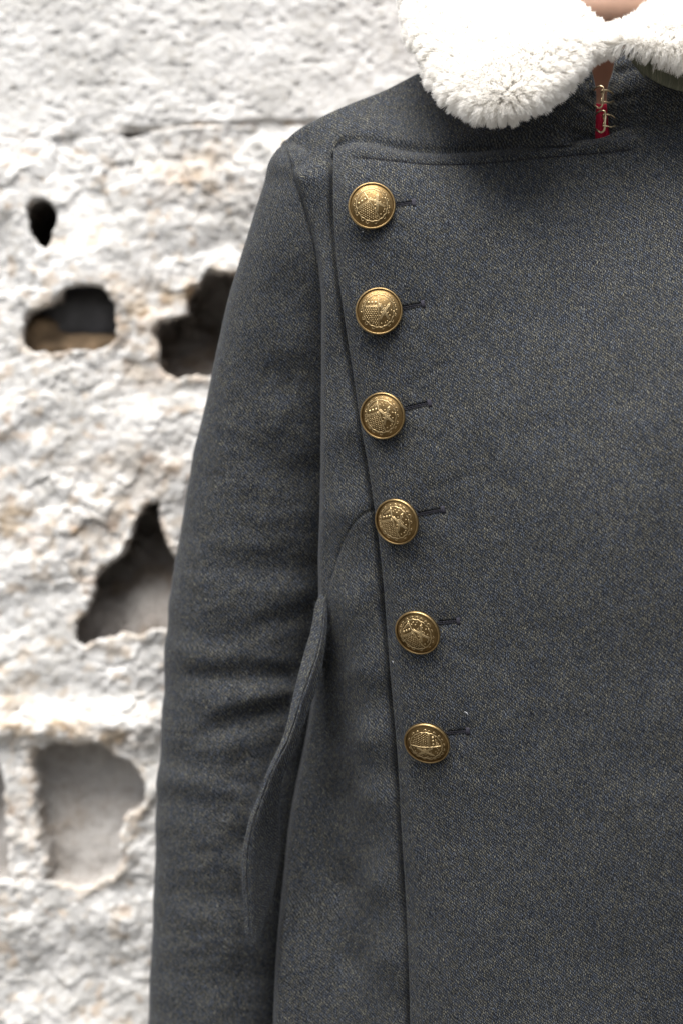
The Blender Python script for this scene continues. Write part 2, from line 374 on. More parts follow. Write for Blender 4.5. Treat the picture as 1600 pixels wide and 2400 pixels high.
def wall_height(px, py):
    rows_, cols_ = py[:, 0], px[0]
    upper = py < 303
    wx = px + 16*fbm(px/46, py/46, 3, 51) + 9*fbm(px/15, py/15, 2, 53); wy = py + 16*fbm(px/46, py/46, 3, 61) + 9*fbm(px/15, py/15, 2, 63)
    # rough broken face
    qx = px + 7*fbm(px/20, py/20, 2, 81); qy = py + 7*fbm(px/20, py/20, 2, 83)
    def chips(sc, k):                       # broken facets: each its own height and slope
        c1, c2, i1 = worley(qx/sc, qy/sc, k)
        return (i1-.5) + .9*(((i1*7.13) % 1)-.5)*c1*2 - .35*np.exp(-((c2-c1)/.10)**2)
    d1, d2, _ = worley(px/34, py/34, 3); e1, e2, _ = worley(px/15, py/15, 5)
    peb = np.clip(.55-d1, 0, 1)*1.2 + np.clip(.5-e1, 0, 1)*.35
    low = .011*fbm(px/210, py/210, 3, 1) + .0030*fbm(px/70, py/70, 4, 2, .6) + .0010*peb + (.55 + 1.3*np.clip(fbm(px/170, py/170, 2, 111) + .25, 0, 1))*(.0018*chips(62, 101) + .0010*chips(27, 103) + .0006*chips(13, 105))
    up = .003*fbm(px/240, py/240, 2, 11) + .0012*fbm(px/60, py/42, 4, 12, .65) + .0005*chips(30, 107) + .0004*chips(13, 109) - .0018*sstep(.30, .42, vnoise(px/17, py/11, 13)) + .0010*np.clip(.5-e1, 0, 1)
    jy = 300 + 10*fbm(px/90, px*0, 3, 21) - .035*(px-300)
    s = sstep(-20, 26, py - jy)
    h = .8*up*(1-s) + (.85*low + .005*sstep(0, 120, py-jy))*s
    crack = sstep(270, 330, px)*np.exp(-((py-jy)/5)**2)*(.25+np.clip(vnoise(px/28, px*0, 23)+.5, 0, 1))
    crack += .35*(1-sstep(60, 110, px))*np.exp(-((py-jy-14)/6)**2)
    h = h - .0038*crack
    # mouldering of the lower wall: lips above recess E and F
    h = h + .012*np.exp(-((wy-1700)/42)**2)*sstep(420, 330, px) 
    tan = np.clip(crack*.8, 0, 1)
    for cx, cy, rx, ry, a in ((35,1225,60,45,1),(160,1245,90,40,.7),(395,1098,40,22,.8),(320,730,55,60,.9),(420,690,60,30,1),(330,880,80,40,.45),(470,430,90,55,.6),(480,380,70,50,.5),(110,1700,150,28,1),(270,1720,60,30,.9),(40,1640,40,40,.6),(60,1940,30,110,.35),(300,1100,120,80,.3)):
        tan = np.maximum(tan, a*np.exp(-((wx-cx)/rx)**2 - ((wy-cy)/ry)**2)*1.2)
    tan = tan*np.clip(.75 + 1.6*fbm(px/26, py/26, 3, 31), 0, 1.2)
    tan = np.maximum(tan, .55*sstep(.24, .38, fbm(px/30, py/30, 3, 33))*s)
    raw = np.zeros(px.shape); ox = np.zeros(px.shape); oy = np.zeros(px.shape)
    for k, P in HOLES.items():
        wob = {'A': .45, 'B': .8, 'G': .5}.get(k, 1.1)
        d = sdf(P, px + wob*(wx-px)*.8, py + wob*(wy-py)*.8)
        fl = .004*fbm(px/50, py/50, 4, 41, .55)
        if k == 'A': dep = .15 + 0*px; soft = 6
        elif k == 'B': dep = .10 + 0*px; soft = 9
        elif k == 'C': dep = .10 - .055*sstep(690, 880, py) + fl; soft = 10
        elif k == 'D':
            dep = .082 - .067*sstep(1190, 1500, py + .25*(px-300)) + .012*sstep(330, 230, px) + fl; soft = 12
        elif k == 'E': dep = .027 - .011*sstep(1800, 2080, py + .3*(px-100)) + .9*fl; soft = 12
        elif k == 'F': dep = .022 + .35*fl; soft = 10
        else: dep = .05 + 0*px; soft = 5
        lipw = 4.0 if k in 'EF' else 2.5
        lf = {'A': .03, 'B': .05, 'C': .10}.get(k, .16); m = lf*sstep(1.5, -lipw, d) + (1-lf)*sstep(-lipw, -17, d)
        A_ = {'A': 95, 'B': 45, 'C': 60, 'D': 45, 'E': 9, 'F': 8, 'G': 18}[k]
        gy_, gx_ = np.gradient(d, rows_, cols_); sh = A_*sstep(-lipw, -12, d)*np.exp(np.minimum(d, 0)/26)   # the cavity widens behind its mouth
        ox += gx_*sh; oy += gy_*sh
        h = h*(1-m) - dep*m
        h = h + .0015*np.exp(-((d-8)/16)**2)*(d > -4)*(k in 'DCEF')   # crumbly lip
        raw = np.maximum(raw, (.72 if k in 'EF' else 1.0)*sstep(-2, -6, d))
        if k in 'BCDE': tan = np.maximum(tan, .55*np.exp(-((d-6)/14)**2)*np.clip(.3+2.5*fbm(px/24, py/24, 2, 71), 0, 1))
    return h, np.clip(raw, 0, 1), np.clip(tan, 0, 1)*(1-raw), ox, oy
cx = np.concatenate([np.linspace(-4200, -220, 30)[:-1], np.arange(-220, 1010, 3.8), np.linspace(1010, 5200, 34)[1:]])
def wall_part(name, rows):
    PX, PY = np.meshgrid(cx, rows)
    h, raw, tan, ox, oy = wall_height(PX, PY); PX = PX + ox; PY = PY + oy
    k = (D + YW)/D
    G = np.stack([(PX-800)*S*k, YW - h, (1200-PY)*S*k], -1) - np.array(WP)
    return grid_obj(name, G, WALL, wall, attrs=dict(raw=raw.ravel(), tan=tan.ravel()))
b1 = wall_part('concrete_block', np.concatenate([np.linspace(-1500, -120, 16)[:-1], np.arange(-120, 303, 3.8), [303.0]]))
b1['label'] = 'smoother upper block above the cracked joint'
b2 = wall_part('concrete_block', np.concatenate([[303.0], np.arange(306, 2500, 3.8), np.linspace(2503, 5200, 26)]))
b2['label'] = 'rough lower block broken open into holes'
def rock(name, c, r, mat, seed, sq=(1, 1, 1)):
    n1, n2 = 26, 40
    th = np.linspace(0.001, math.pi-.001, n1)[:, None]; ph = np.linspace(0, 2*math.pi, n2, endpoint=False)[None]
    d = np.stack([np.sin(th)*np.cos(ph), np.sin(th)*np.sin(ph), np.cos(th)+0*ph], -1)
    rr = 1 + .28*(fbm(d[..., 0]*1.6+seed, d[..., 2]*1.6+d[..., 1]*1.3, 3, seed)) + .06*fbm(d[..., 0]*7, d[..., 2]*7+d[..., 1]*5, 3, seed+4)
    G = d*rr[..., None]*r*np.array(sq) + np.array(c) - np.array(WP)
    return grid_obj(name, G, mat, wall, wrap=True)
rock('stone', at(205, 745, YW+.052), .040, STONE_G, 3, (1.05, .8, .82))['label'] = 'dark grey stone lodged in the hole'
rock('stone', at(105, 800, YW+.036), .022, STONE_B, 8, (1.15, .8, .80))['label'] = 'brown stone lodged in the hole'
rock('stone', at(210, 822, YW+.030), .024, STONE_B, 12, (1.7, .8, .55))['label'] = 'crumbled brown mortar lump at the hole floor'

# ------------------------------------------------------------------ coat surfaces (depth fields, metres behind the button plane)
coat = empty('wool_coat', tuple(at(1430, 2700, .10)))
tag(coat, 'dark blue grey wool coat with brass buttons and white fur collar', 'coat')
CP = np.array(coat.location)
EDGE = interp([(340,787),(500,788),(620,797),(700,807),(800,822),(900,838),(1000,852),(1080,867),(1180,882),(1260,893),(1350,903),(1440,910),(1560,919),(1640,926),(1720,933),(1800,939),(1950,947),(2080,955),(2200,961),(2400,967),(2760,975)])
BODY = TPS([
 (700,330,.046),(850,250,.046),(990,180,.060),(1200,130,.062),(1390,120,.045),(1600,130,.060),
 (850,330,.016),(1000,320,.020),(1200,310,.026),(1390,330,.019),(1450,320,.018),(1600,290,.024),
 (787,420,.008),(787,600,.004),(850,1000,0),(905,1400,.003),(935,1800,.011),(960,2200,.020),(970,2750,.034),
 (1100,400,.006),(1100,700,-.012),(1100,1000,-.020),(1150,1400,-.018),(1150,1800,-.009),(1150,2200,.001),(1150,2750,.014),
 (1450,420,.014),(1450,600,-.004),(1450,800,-.021),(1450,1000,-.031),(1450,1400,-.034),(1450,1800,-.026),(1450,2200,-.015),(1450,2750,0),
 (1800,300,.030),(1800,600,-.004),(1800,1000,-.030),(1800,1400,-.030),(1800,2000,-.016),(1800,2750,.004),
 (2080,420,.06),(2080,1000,.022),(2080,1600,.025),(2080,2200,.036),(2080,2750,.05)])
SIDE = TPS([   # extra depth of the under front / side of the coat, left of the overlap edge
 (672,335,.004),(690,385,.010),(715,470,.020),(740,590,.021),(740,300,.0),(850,260,0),(1000,200,0),(1300,200,.002),
 (787,400,.0110),(787,600,.0110),(838,900,.0085),(868,1080,.008),(893,1260,.008),(910,1440,.008),(926,1640,.0075),(940,1820,.0075),(955,2080,.006),(967,2400,.006),(975,2760,.006),
 (760,700,.014),(752,850,.020),(752,1000,.022),(752,1150,.026),(747,1300,.032),(820,1000,.007),(800,1200,.013),(840,1200,.008),
 (823,1412,.010),(780,1412,.022),(837,1571,.010),(790,1571,.034),(755,1560,.046),(846,1735,.010),(800,1735,.038),(740,1735,.054),
 (858,1870,.009),(805,1870,.039),(740,1870,.050),(685,1870,.058),(875,2070,.008),(815,2070,.034),(740,2070,.040),(662,2050,.050),
 (890,2250,.008),(830,2250,.026),(740,2250,.028),(648,2200,.036),(905,2450,.008),(840,2450,.020),(740,2450,.022),(638,2420,.030),(900,2760,.008),(630,2760,.03)], 1.5e-3)
HOLES_B = [((925,482),(968,475)),((942,723),(990,713)),((952,958),(1005,945)),((982,1206),(1036,1195)),((1030,1460),(1072,1456)),((1052,1718),(1094,1714))]
def wrinkle(x, y):
    """slow unevenness of the cloth"""
    return .0022*fbm(x/260, y/330, 3, 91) + .0007*fbm(x/70, y/90, 2, 95)
bbx = interp([(800,367),(853,369),(904,374),(1006,384),(1108,383),(1210,374),(1312,365),(1414,356),(1489,348)])
PULLS = [((935,760),.6),((945,1000),.45),((985,1260),.75),((1030,1500),.5),((1050,1760),.7),((920,530),.5),((960,900),-.5),((1010,1150),-.35)]
SEAM = curve([(905,1190),(868,1197),(845,1210),(820,1240),(797,1290),(781,1340),(770,1374),(762,1440),(745,1560)], 40)
DART = [(1472,760),(1474,840),(1475,940)]
def body_front(x, y):
    d = x - EDGE(y)
    f = BODY(x, y) + wrinkle(x, y)
    for a, b in HOLES_B:
        ds, t = segd(x, y, a, b)
        f = f + .0007*np.exp(-(ds/26)**2) + .0014*np.exp(-(ds/3.6)**2)*1.4
    dsb = np.abs(y - bbx(np.clip(x, 800, 1489)) - 2); f = f + .0005*np.exp(-(dsb/6)**2)*sstep(795, 815, x)*sstep(1492, 1480, x)
    for (bx0, by0), ang in PULLS:
        f = f + .0004*np.exp(-(segd(x, y, (bx0, by0), (bx0+90*math.cos(ang), by0+90*math.sin(ang)))[0]/13)**2)
    ds = polyd(x, y, DART); f = f + .0009*np.exp(-(ds/5)**2) + .0012*np.exp(-(ds/45)**2)
    f = f + .0035*np.exp(-((x-1560)/50)**2)*sstep(1000, 1300, y)*sstep(1700, 1450, y)
    return f
def body_side(x, y):
    xe = np.maximum(x, EDGE(y) + 4); xe = np.where(y < 345, x, xe*sstep(345, 420, y) + x*(1-sstep(345, 420, y)))
    f = BODY(xe, y) + np.maximum(SIDE(x, y), .0) + wrinkle(x+300, y)
    f = np.where(x > EDGE(y) + 4, np.maximum(f, BODY(x, y) + .006), f) if False else f
    if True:
        ds = polyd(x, y, SEAM); f = f + .0009*np.exp(-(ds/3)**2) + .0004*np.exp(-(ds/14)**2) 
    # soft ridge running down beside the overlap, 350..1000
    f = f + .0048*np.exp(-((x-EDGE(y)+4)/11)**2)*sstep(352, 375, y)
    return f

# ---- front panel, the overlapping double breasted front
TOPP = [(787,352),(802,344),(853,338),(904,348),(955,359),(1016,364),(1108,361),(1210,350),(1287,341),(1363,332),(1414,325),(1440,314),(1510,291),(1600,268),(1750,222),(1900,215),(2090,300)]
yy = np.linspace(352, 2700, 40)
LEFTP = np.c_[EDGE(yy), yy]
fp = coons(TOPP, [(LEFTP[-1, 0], 2700), (1500, 2700), (2090, 2700)], LEFTP, [(2090, 300), (2100, 1500), (2090, 2700)], 420, 620)
fx, fy = fp[..., 0], fp[..., 1]
fd = body_front(fx, fy)
dl = fx - EDGE(np.maximum(fy, 352)); topc = interp(np.array(TOPP)[:, :2]); dt = fy - topc(np.clip(fx, 787, 2090))
fd = fd + .0022*np.exp(-(np.maximum(dl, 0)/9)**2) + .0016*np.exp(-(np.maximum(dt, 0)/8)**2)*(fx < 1440)
fd = fd - .0010*np.exp(-((dl-26)/16)**2) 
G = rolls(at(fx, fy, fd), .0052, .0014, 'ltr')
uvs_ = arcuv(G); uvs_[..., 1] = G[..., 2]
front = grid_obj('front_panel', G - CP, WOOL, coat, uv=uvs_)
# ---- stitched band along the top edge
bx = np.linspace(800, 1489, 230)
bt = interp([(800,343.5),(853,337),(904,347),(955,358),(1016,363),(1108,360),(1210,349),(1287,340),(1363,331),(1414,324.5),(1489,312)])
bb = interp([(800,367),(853,369),(904,374),(1006,384),(1108,383),(1210,374),(1312,365),(1414,356),(1489,348)])
v = np.linspace(0, 1, 12)[:, None]
BX = np.broadcast_to(bx, (12, 230)); BY = bt(bx)[None]*(1-v) + bb(bx)[None]*v
bd = body_front(BX, BY) + .0016*np.exp(-(np.maximum(BY - bt(BX), 0)/8)**2) - .0036*np.clip(v, 0, 1)**.5*(1-np.clip(v, 0, 1))**1.3 - .00025
bd = bd + .0018*sstep(1455, 1489, BX)*0
G = rolls(at(BX, BY, bd), .0012, .0003, 'tbr')
band = grid_obj('edge_band', G - CP, WOOL, coat)
# ---- stitches
mb = MB()
n = 88
for i in range(n):
    x0 = 812 + (1478-812)*i/n; x1 = x0 + 4.6
    p0, p1 = [at(np.array(x), bb(np.array(x)) + 1.5, body_front(np.array([x]), bb(np.array([x])))[0] - .0003) for x in (x0, x1)]
    pts = np.array([p0, p0*.5+p1*.5 + [0, -.0005, 0], p1])
    V, F = tube(pts, [.00022, .0003, .00022], 5); mb.add(V - CP, F)
st = mb.build('stitching', THREAD, coat); tag(st, kind='stuff')

# ---- sleeve outline and depth
XL = interp([(334,676),(346,655),(363,641),(430,621),(520,591),(620,560),(700,536),(830,506),(950,481),(1060,456),(1180,436),(1300,416),(1420,399),(1520,386),(1580,385),(1620,385),(1680,378),(1780,372),(1880,366),(2000,361),(2100,357),(2160,356),(2250,351),(2400,346),(2760,338)])
WD = interp([(334,16),(346,76),(363,124),(430,205),(520,265),(620,310),(700,332),(830,360),(1000,380),(1300,392),(1600,372),(2000,345),(2400,335),(2760,330)])
FR = interp([(334,.053),(346,.0445),(363,.037),(430,.0292),(520,.0262),(620,.0275),(700,.031),(830,.036),(1000,.043),(1300,.054),(1600,.063),(2000,.072),(2400,.080),(2760,.086)])
def sleeve_front(x, y):
    a_ = WD(y)/2; xc_ = XL(y) + a_; q_ = np.clip(np.abs(x-xc_)/a_, 0, .999)
    return FR(y) + .86*a_*S*1.05*(1 - np.sqrt(1-q_*q_))
# ---- side panel (under front, shoulder and the side of the body)
LEFTS = [(x_ + 13*min(1, max(0, (y_-500)/200)) + 9*math.exp(-((y_-1980)/230)**2), y_) for x_, y_ in [(670,334),(678,352),(692,388),(706,430),(718,470),(730,520),(742,575),(750,620),(754,670),(754,800),(753,950),(752,1100),(749,1230),(746,1320),(747,1380),(745,1480),(740,1560),(728,1660),(708,1760),(686,1850),(668,1940),(658,2040),(650,2150),(643,2280),(639,2400),(634,2700)]]
sp = coons([(670,334),(690,316),(740,286),(820,249),(900,217),(990,172),(1100,130),(1200,105),(1330,90)],
           [(647,2700),(1000,2700),(1420,2700)], LEFTS, [(1330,90),(1332,250),(1340,340),(1370,420),(1410,600),(1425,1500),(1420,2700)], 260, 620)
# concentrate columns toward the visible left part
sx_, sy_ = sp[..., 0], sp[..., 1]
sd = body_side(sx_, sy_)
topc0 = interp(np.array(TOPP)[:, :2]); under = (sx_ > EDGE(sy_) + 2) & (sy_ > topc0(np.clip(sx_, 787, 1440)) + 6)
sd = np.where(under, np.maximum(sd, BODY(sx_, sy_) + .0048), sd)
sf = sleeve_front(sx_, sy_) - .0016; inr = sstep(660, 560, sy_)*sstep(.95, .6, (sx_-XL(sy_))/WD(sy_))
sd = np.where(inr > 0, sd + (np.minimum(sd, sf) - sd)*inr, sd)
sd = sd + .0058*np.exp(-((sy_ - topc0(np.clip(sx_, 787, 1440)) + 2)/20)**2)*sstep(775, 800, sx_)*sstep(1330, 1150, sx_)
W = at(sx_, sy_, sd)
# roll the left side and the shoulder line backwards
ext = []
for k_ in range(1, 11):
    th = k_/10*math.pi/2
    o = np.zeros((W.shape[0], 3)); o[:, 0] = -.0035*math.sin(th) + (.012 if k_ == 10 else 0); o[:, 1] = .016*(1-math.cos(th)) + .004*k_/10 + (.10 if k_ == 10 else 0)
    ext.append(W[:, 0] + o)
W = np.concatenate([np.stack(ext[::-1], 1), W], 1)
ext = []
for k_ in range(1, 9):
    th = k_/8*math.pi/2
    o = np.zeros((W.shape[1], 3)); o[:, 2] = .004*math.sin(th) - (.02 if k_ == 8 else 0); o[:, 1] = .014*(1-math.cos(th)) + .005*k_/8 + (.09 if k_ == 8 else 0)
    ext.append(W[0] + o)
W = np.concatenate([np.stack(ext[::-1], 0), W], 0)
uvs_ = arcuv(W); uvs_[..., 1] = W[..., 2]
side = grid_obj('side_panel', W - CP, WOOL, coat, uv=uvs_)

# ---- sleeve
rows = np.concatenate([[334, 335, 337, 340, 343], np.linspace(346, 2740, 640)])
nth = 400
th = np.linspace(0, 2*math.pi, nth, endpoint=False)[None]
PY = rows[:, None] + 0*th
a = WD(rows)[:, None]/2; xc = XL(rows)[:, None] + a
PX = xc - a*np.cos(th)*1.0
kk = (D + FR(rows)[:, None] + .03)/D
b_ = .86*a*S*kk
DEP = FR(rows)[:, None] + b_*(1 - np.sin(th))          # sin=1 faces the camera
# folds: (x0,y0,x1,y1,amp mm,width px)
FOLDS = [(400,1582,745,1588,5.0,24),(480,1712,705,1652,5.6,22),(360,1778,560,1822,3.6,26),(760,1332,455,1322,3.0,34),(745,1428,590,1470,3.8,26),
 (350,1868,560,1890,2.6,30),(365,2085,600,2112,2.6,34),(700,905,610,880,3.0,45),(760,1120,600,1090,2.0,50),(360,2260,640,2290,1.6,40),(560,1990,640,1950,2.5,30),(390,1480,560,1500,1.8,30),
 (700,700,640,650,1.5,50),(420,1240,560,1215,1.2,45)]
inw = np.zeros(PX.shape)
for x0, y0, x1, y1, am, wd in FOLDS:
    ds, t = segd(PX, PY, (x0, y0), (x1, y1))
    ds = ds*(1 + .25*vnoise(PX/60, PY/60, int(x0)))
    tap = np.clip(np.minimum(t, 1-t)*5 + .25, 0, 1)
    inw += am*1.05e-3*(np.exp(-(ds/(1.25*wd))**2) - .55*np.exp(-(ds/(2.5*wd))**2))*tap*(np.sin(th) > -.2)
inw += .0018*fbm(PX/120, PY/70, 3, 77)*sstep(600, 1300, PY) + wrinkle(PX+900, PY)
SEAMX = interp([(y_, x_) for x_, y_ in LEFTS]); DEP = DEP + .0030*np.exp(-((PX - SEAMX(PY) + 5)/5.5)**2)*(np.sin(th) > 0)*sstep(336, 350, PY)*sstep(690, 600, PY)
DEP = DEP + inw*np.clip(np.sin(th), 0, 1)
PXX = PX + inw/S*.55*np.cos(th)*1.0*sstep(340, 420, PY)*np.where(np.cos(th) > 0, 1, 0)*np.clip(1.2-abs(np.sin(th)), 0, 1)
G = at(PXX, PY, DEP)
uvs = np.stack([np.broadcast_to((th - math.pi/2), PX.shape)*.045 + .3, (1200-PY)*S*1.05], -1)
sleeve = grid_obj('sleeve', np.concatenate([G, G[:, :1]], 1) - CP, WOOL, coat, uv=np.concatenate([uvs, uvs[:, -1:] + [.0012, 0]], 1))
# ---- back of the coat
PYb = np.linspace(230, 2700, 40)[:, None]; u = np.linspace(0, math.pi, 60)[None]
XB = (1425-800)*S*1.2 - (.165)*np.cos(u)*sstep(120, 420, PYb)**.4; YB = .07 + .15*np.sin(u)*sstep(100, 700, PYb)**.3
grid_obj('back_panel', np.stack([XB + 0*YB, YB + 0*XB, (1200-PYb)*S*1.1 + 0*XB], -1)[:, ::-1] - CP, WOOL, coat)

# ---- pocket flap: a fin standing out from the side, seen on its edge
FXL = interp([(1372,768),(1396,749),(1470,730),(1558,706),(1636,686),(1729,663),(1794,633),(1858,608),(1932,581),(1997,569),(2075,569),(2145,574),(2195,579),(2212,590)])
FXS = interp([(1372,769),(1405,763),(1521,747),(1600,720),(1655,701),(1738,673),(1798,642),(1854,619),(1941,590),(2006,580),(2075,580),(2145,585),(2195,589),(2212,594)])
FXR = interp([(1372,770),(1405,768),(1470,766),(1535,759),(1600,747),(1646,731),(1743,697),(1835,661),(1900,656),(1983,657),(2052,649),(2099,640),(2154,622),(2195,606),(2212,595)])
FDS = interp([(1372,.034),(1420,.027),(1500,.020),(1600,.015),(1750,.014),(1900,.017),(2050,.021),(2212,.028)])
fyv = np.linspace(1372, 2212, 220); xl_, xs_, xr_, ds_ = FXL(fyv), FXS(fyv), FXR(fyv), FDS(fyv)
cols = []
for f in (1.0,): cols.append(at(xl_ + .5*(xs_-xl_), fyv, ds_ + .030))
for f in (1.0, .97, .85, .65, .42, .22, .10, .04):       # left face, rounded at the contour
    cols.append(at(xs_ + (xl_-xs_)*f, fyv, ds_ + (xs_-xl_)*S*(.85*f**1.5 + (.5 if f == 1 else 0)) + .0010*np.exp(-(f/.05)**2)))
cols.append(at(xs_, fyv, ds_ + .0019))                    # the seam
for f in (.04, .10, .22, .42, .65, .85, .97, 1.0):
    cols.append(at(xs_ + (xr_-xs_)*f, fyv, ds_ + (xr_-xs_)*S*((.95 + .9*sstep(1800, 1980, fyv))*f**1.3 + (.4 if f == 1 else 0)) + .0010*np.exp(-(f/.05)**2) - .0012*math.sin(math.pi*min(1, f*2.2))*(f < .45)))
cols.append(at(xr_ - .35*(xr_-xs_), fyv, ds_ + .034))
G = np.stack(cols, 1)
G = G + (.0005*fbm(np.arange(220)[:, None]/9, np.arange(G.shape[1])[None]/5., 3, 5))[..., None]*np.array([1, .4, 0])
uvf = arcuv(G); du_ = uvf[..., 0] - uvf[:, 9:10, 0]; uvf[..., 0] = abs(du_) + .7; uvf[..., 1] += np.where(du_ < 0, .0453, 0)
flap = grid_obj('pocket_flap', G - CP, WOOL, coat, uv=uvf)
flap['label'] = 'pocket flap standing out edge-on beside the sleeve'

# ---- collar stand either side of the neck opening
def stand(top, bottom, left, right, dep, nm, roll):
    g_ = coons(top, bottom, left, right, 60, 60)
    d_ = dep(g_[..., 0], g_[..., 1]) + .0012*fbm(g_[..., 0]/40, g_[..., 1]/30, 3, 15)
    return grid_obj(nm, rolls(at(g_[..., 0], g_[..., 1], d_), .004, .0012, roll) - CP, WOOL, coat)
STL = TPS([(1396,318,.0235),(1398,240,.019),(1386,150,.020),(1300,300,.0225),(1300,230,.016),(1212,272,.026),(1212,200,.020),(1300,130,.022),(1150,120,.04)])
STR = TPS([(1430,318,.0235),(1423,240,.019),(1440,140,.020),(1500,290,.020),(1500,220,.012),(1600,268,.020),(1600,200,.012),(1600,120,.022),(1780,215,.03),(1780,100,.035)])
def crease(x, y, L): return sum(a*1e-3*np.exp(-(segd(x, y, p, q)[0]/w_)**2) for p, q, a, w_ in L)
CRL = [((1290,292),(1385,322),1.6,7),((1230,262),(1330,270),1.2,10),((1345,235),(1392,262),1.0,8),((1355,170),(1385,230),1.0,12)]
CRR = [((1432,300),(1490,270),1.2,7),((1440,235),(1490,225),1.4,9),((1450,170),(1500,160),1.5,14),((1437,200),(1450,260),.8,7)]
stand([(1150,110),(1270,90),(1376,118)], [(1190,285),(1270,318),(1330,332),(1390,334)], [(1150,110),(1160,200),(1190,285)], [(1376,118),(1381,157),(1388,187),(1392,210),(1392,248),(1391,275),(1390,334)],
      lambda x, y: STL(x, y) + crease(x, y, CRL), 'collar_stand', 'r')
stand([(1450,118),(1560,80),(1800,70)], [(1437,334),(1490,310),(1600,276),(1800,205)], [(1450,118),(1444,147),(1440,166),(1430,197),(1428,245),(1430,273),(1437,334)], [(1800,70),(1805,140),(1800,205)],
      lambda x, y: STR(x, y) + crease(x, y, CRR), 'collar_stand', 'l')

# ---- fur collar
FURFWD = .015
def fur(base, nhair, seed, depth_fn, name, label, lean):
    """base: pixel grid; puffed pad with strands"""
    nv, nu = base.shape[:2]
    u = np.linspace(0, 1, nu)[None]; v = np.linspace(0, 1, nv)[:, None]
    prof = (np.clip(1-(2*u-1)**6, 0, 1)**.5)*(np.clip(1-(2*v-1)**8, 0, 1)**.5)
    px, py = base[..., 0], base[..., 1]
    lum = .0016*fbm(px/55, py/55, 3, seed)
    yf = depth_fn(px, py) - FURFWD
    Gf = at(px, py, yf - .016*prof - lum*prof); Gb = at(px, py, yf + .004*prof)
    nf = nv*nu
    V = np.concatenate([Gf.reshape(-1, 3), Gb.reshape(-1, 3)])
    F1 = gridfaces(nv, nu); F2 = gridfaces(nv, nu)[:, ::-1] + nf
    ring = np.concatenate([np.arange(nu), (np.arange(1, nv)*nu + nu-1), ((nv-1)*nu + np.arange(nu-2, -1, -1)), (np.arange(nv-2, 0, -1)*nu)])
    r2 = np.roll(ring, -1); F3 = np.stack([ring, r2, r2+nf, ring+nf], 1)
    pad = mesh_obj(name, V - CP, np.concatenate([F1, F2, F3]), HIDE, coat); pad['label'] = label
    # strands
    r = np.random.default_rng(seed)
    ex = np.diff(Gf, axis=1)[:-1]; ey = np.diff(Gf, axis=0)[:, :-1]
    ar = np.linalg.norm(np.cross(ex, ey), axis=2)
    pdf = (ar/ar.sum()).ravel(); idx = r.choice(len(pdf), nhair, p=pdf)
    i, j = np.divmod(idx, nu-1); a_, b_ = r.random(nhair)[:, None], r.random(nhair)[:, None]
    root = Gf[i, j]*(1-a_)*(1-b_) + Gf[i, j+1]*a_*(1-b_) + Gf[i+1, j]*(1-a_)*b_ + Gf[i+1, j+1]*a_*b_
    nrm = np.cross(ey[i, j], ex[i, j]); nrm /= np.linalg.norm(nrm, axis=1)[:, None] + 1e-15
    nrm *= np.sign(-nrm[:, 1:2] + 1e-9)*1.0
    # outward push near the outline
    uu = (j + a_[:, 0])/(nu-1); vv = (i + b_[:, 0])/(nv-1)
    cen = Gf[nv//2, nu//2]; 
    eu = Gf[i, np.minimum(j+1, nu-1)] - Gf[i, j]; ev = Gf[i+1, j] - Gf[i, j]
    eu /= np.linalg.norm(eu, axis=1)[:, None]+1e-12; ev /= np.linalg.norm(ev, axis=1)[:, None]+1e-12
    wu = np.sign(uu-.5)*np.clip(abs(uu-.5)*2, 0, 1)**5; wv = np.sign(vv-.5)*np.clip(abs(vv-.5)*2, 0, 1)**5
    dirn = nrm*1.0 + eu*wu[:, None]*.9 + ev*wv[:, None]*.9 + np.array(lean)
    # clumps
    cs = .0030
    q = np.stack([root[:, 0], root[:, 2]], 1)/cs
    ci = np.floor(q); best = np.full(nhair, 9.); cc = np.zeros((nhair, 2)); cid = np.zeros(nhair)
    for dx in (-1, 0, 1):
        for dy in (-1, 0, 1):
            jx, jy = ci[:, 0]+dx, ci[:, 1]+dy
            c_ = np.stack([jx + hash2(jx, jy, seed), jy + hash2(jx, jy, seed+5)], 1)
            d_ = np.linalg.norm(c_-q, axis=1); m_ = d_ < best
            best = np.where(m_, d_, best); cc[m_] = c_[m_]; cid = np.where(m_, hash2(jx, jy, seed+8), cid)
    dirn = dirn + (np.stack([np.cos(cid*40), 0*cid, np.sin(cid*40)], 1))*.10 + r.normal(0, .12, (nhair, 3))
    dirn /= np.linalg.norm(dirn, axis=1)[:, None]
    tocl = np.stack([(cc[:, 0]-q[:, 0])*cs, 0*cid, (cc[:, 1]-q[:, 1])*cs], 1)
    edge = np.clip(np.maximum(abs(wu), abs(wv))*1.6, 0, 1)[:, None]
    L = (.0040 + .0012*r.random(nhair) + .0008*(cid-.5))[:, None]*(1 + .75*edge)
    n_p = 5; pts = np.empty((nhair, n_p, 3)); ph = r.random((nhair, 3))*6.28
    for k_ in range(n_p):
        s_ = k_/(n_p-1)
        wav = np.sin(ph + s_*7)*.00028*s_
        pts[:, k_] = root + dirn*L*s_ + tocl*(.15 + .45*edge)*s_**1.3 + wav + np.array(lean)*L*.35*s_**2
    hc = bpy.data.hair_curves.new('fur')
    hc.add_curves([n_p]*nhair)
    hc.attributes['position'].data.foreach_set('vector', (pts - CP).astype(np.float32).ravel())
    ra = hc.attributes.new('radius', 'FLOAT', 'POINT')
    ra.data.foreach_set('value', np.tile(np.array([.00013, .00013, .00012, .00010, .00005], np.float32), nhair))
    hc.materials.append(FUR)
    ho = bpy.data.objects.new('fur', hc); link(ho, pad); tag(ho, kind='stuff')
    return pad
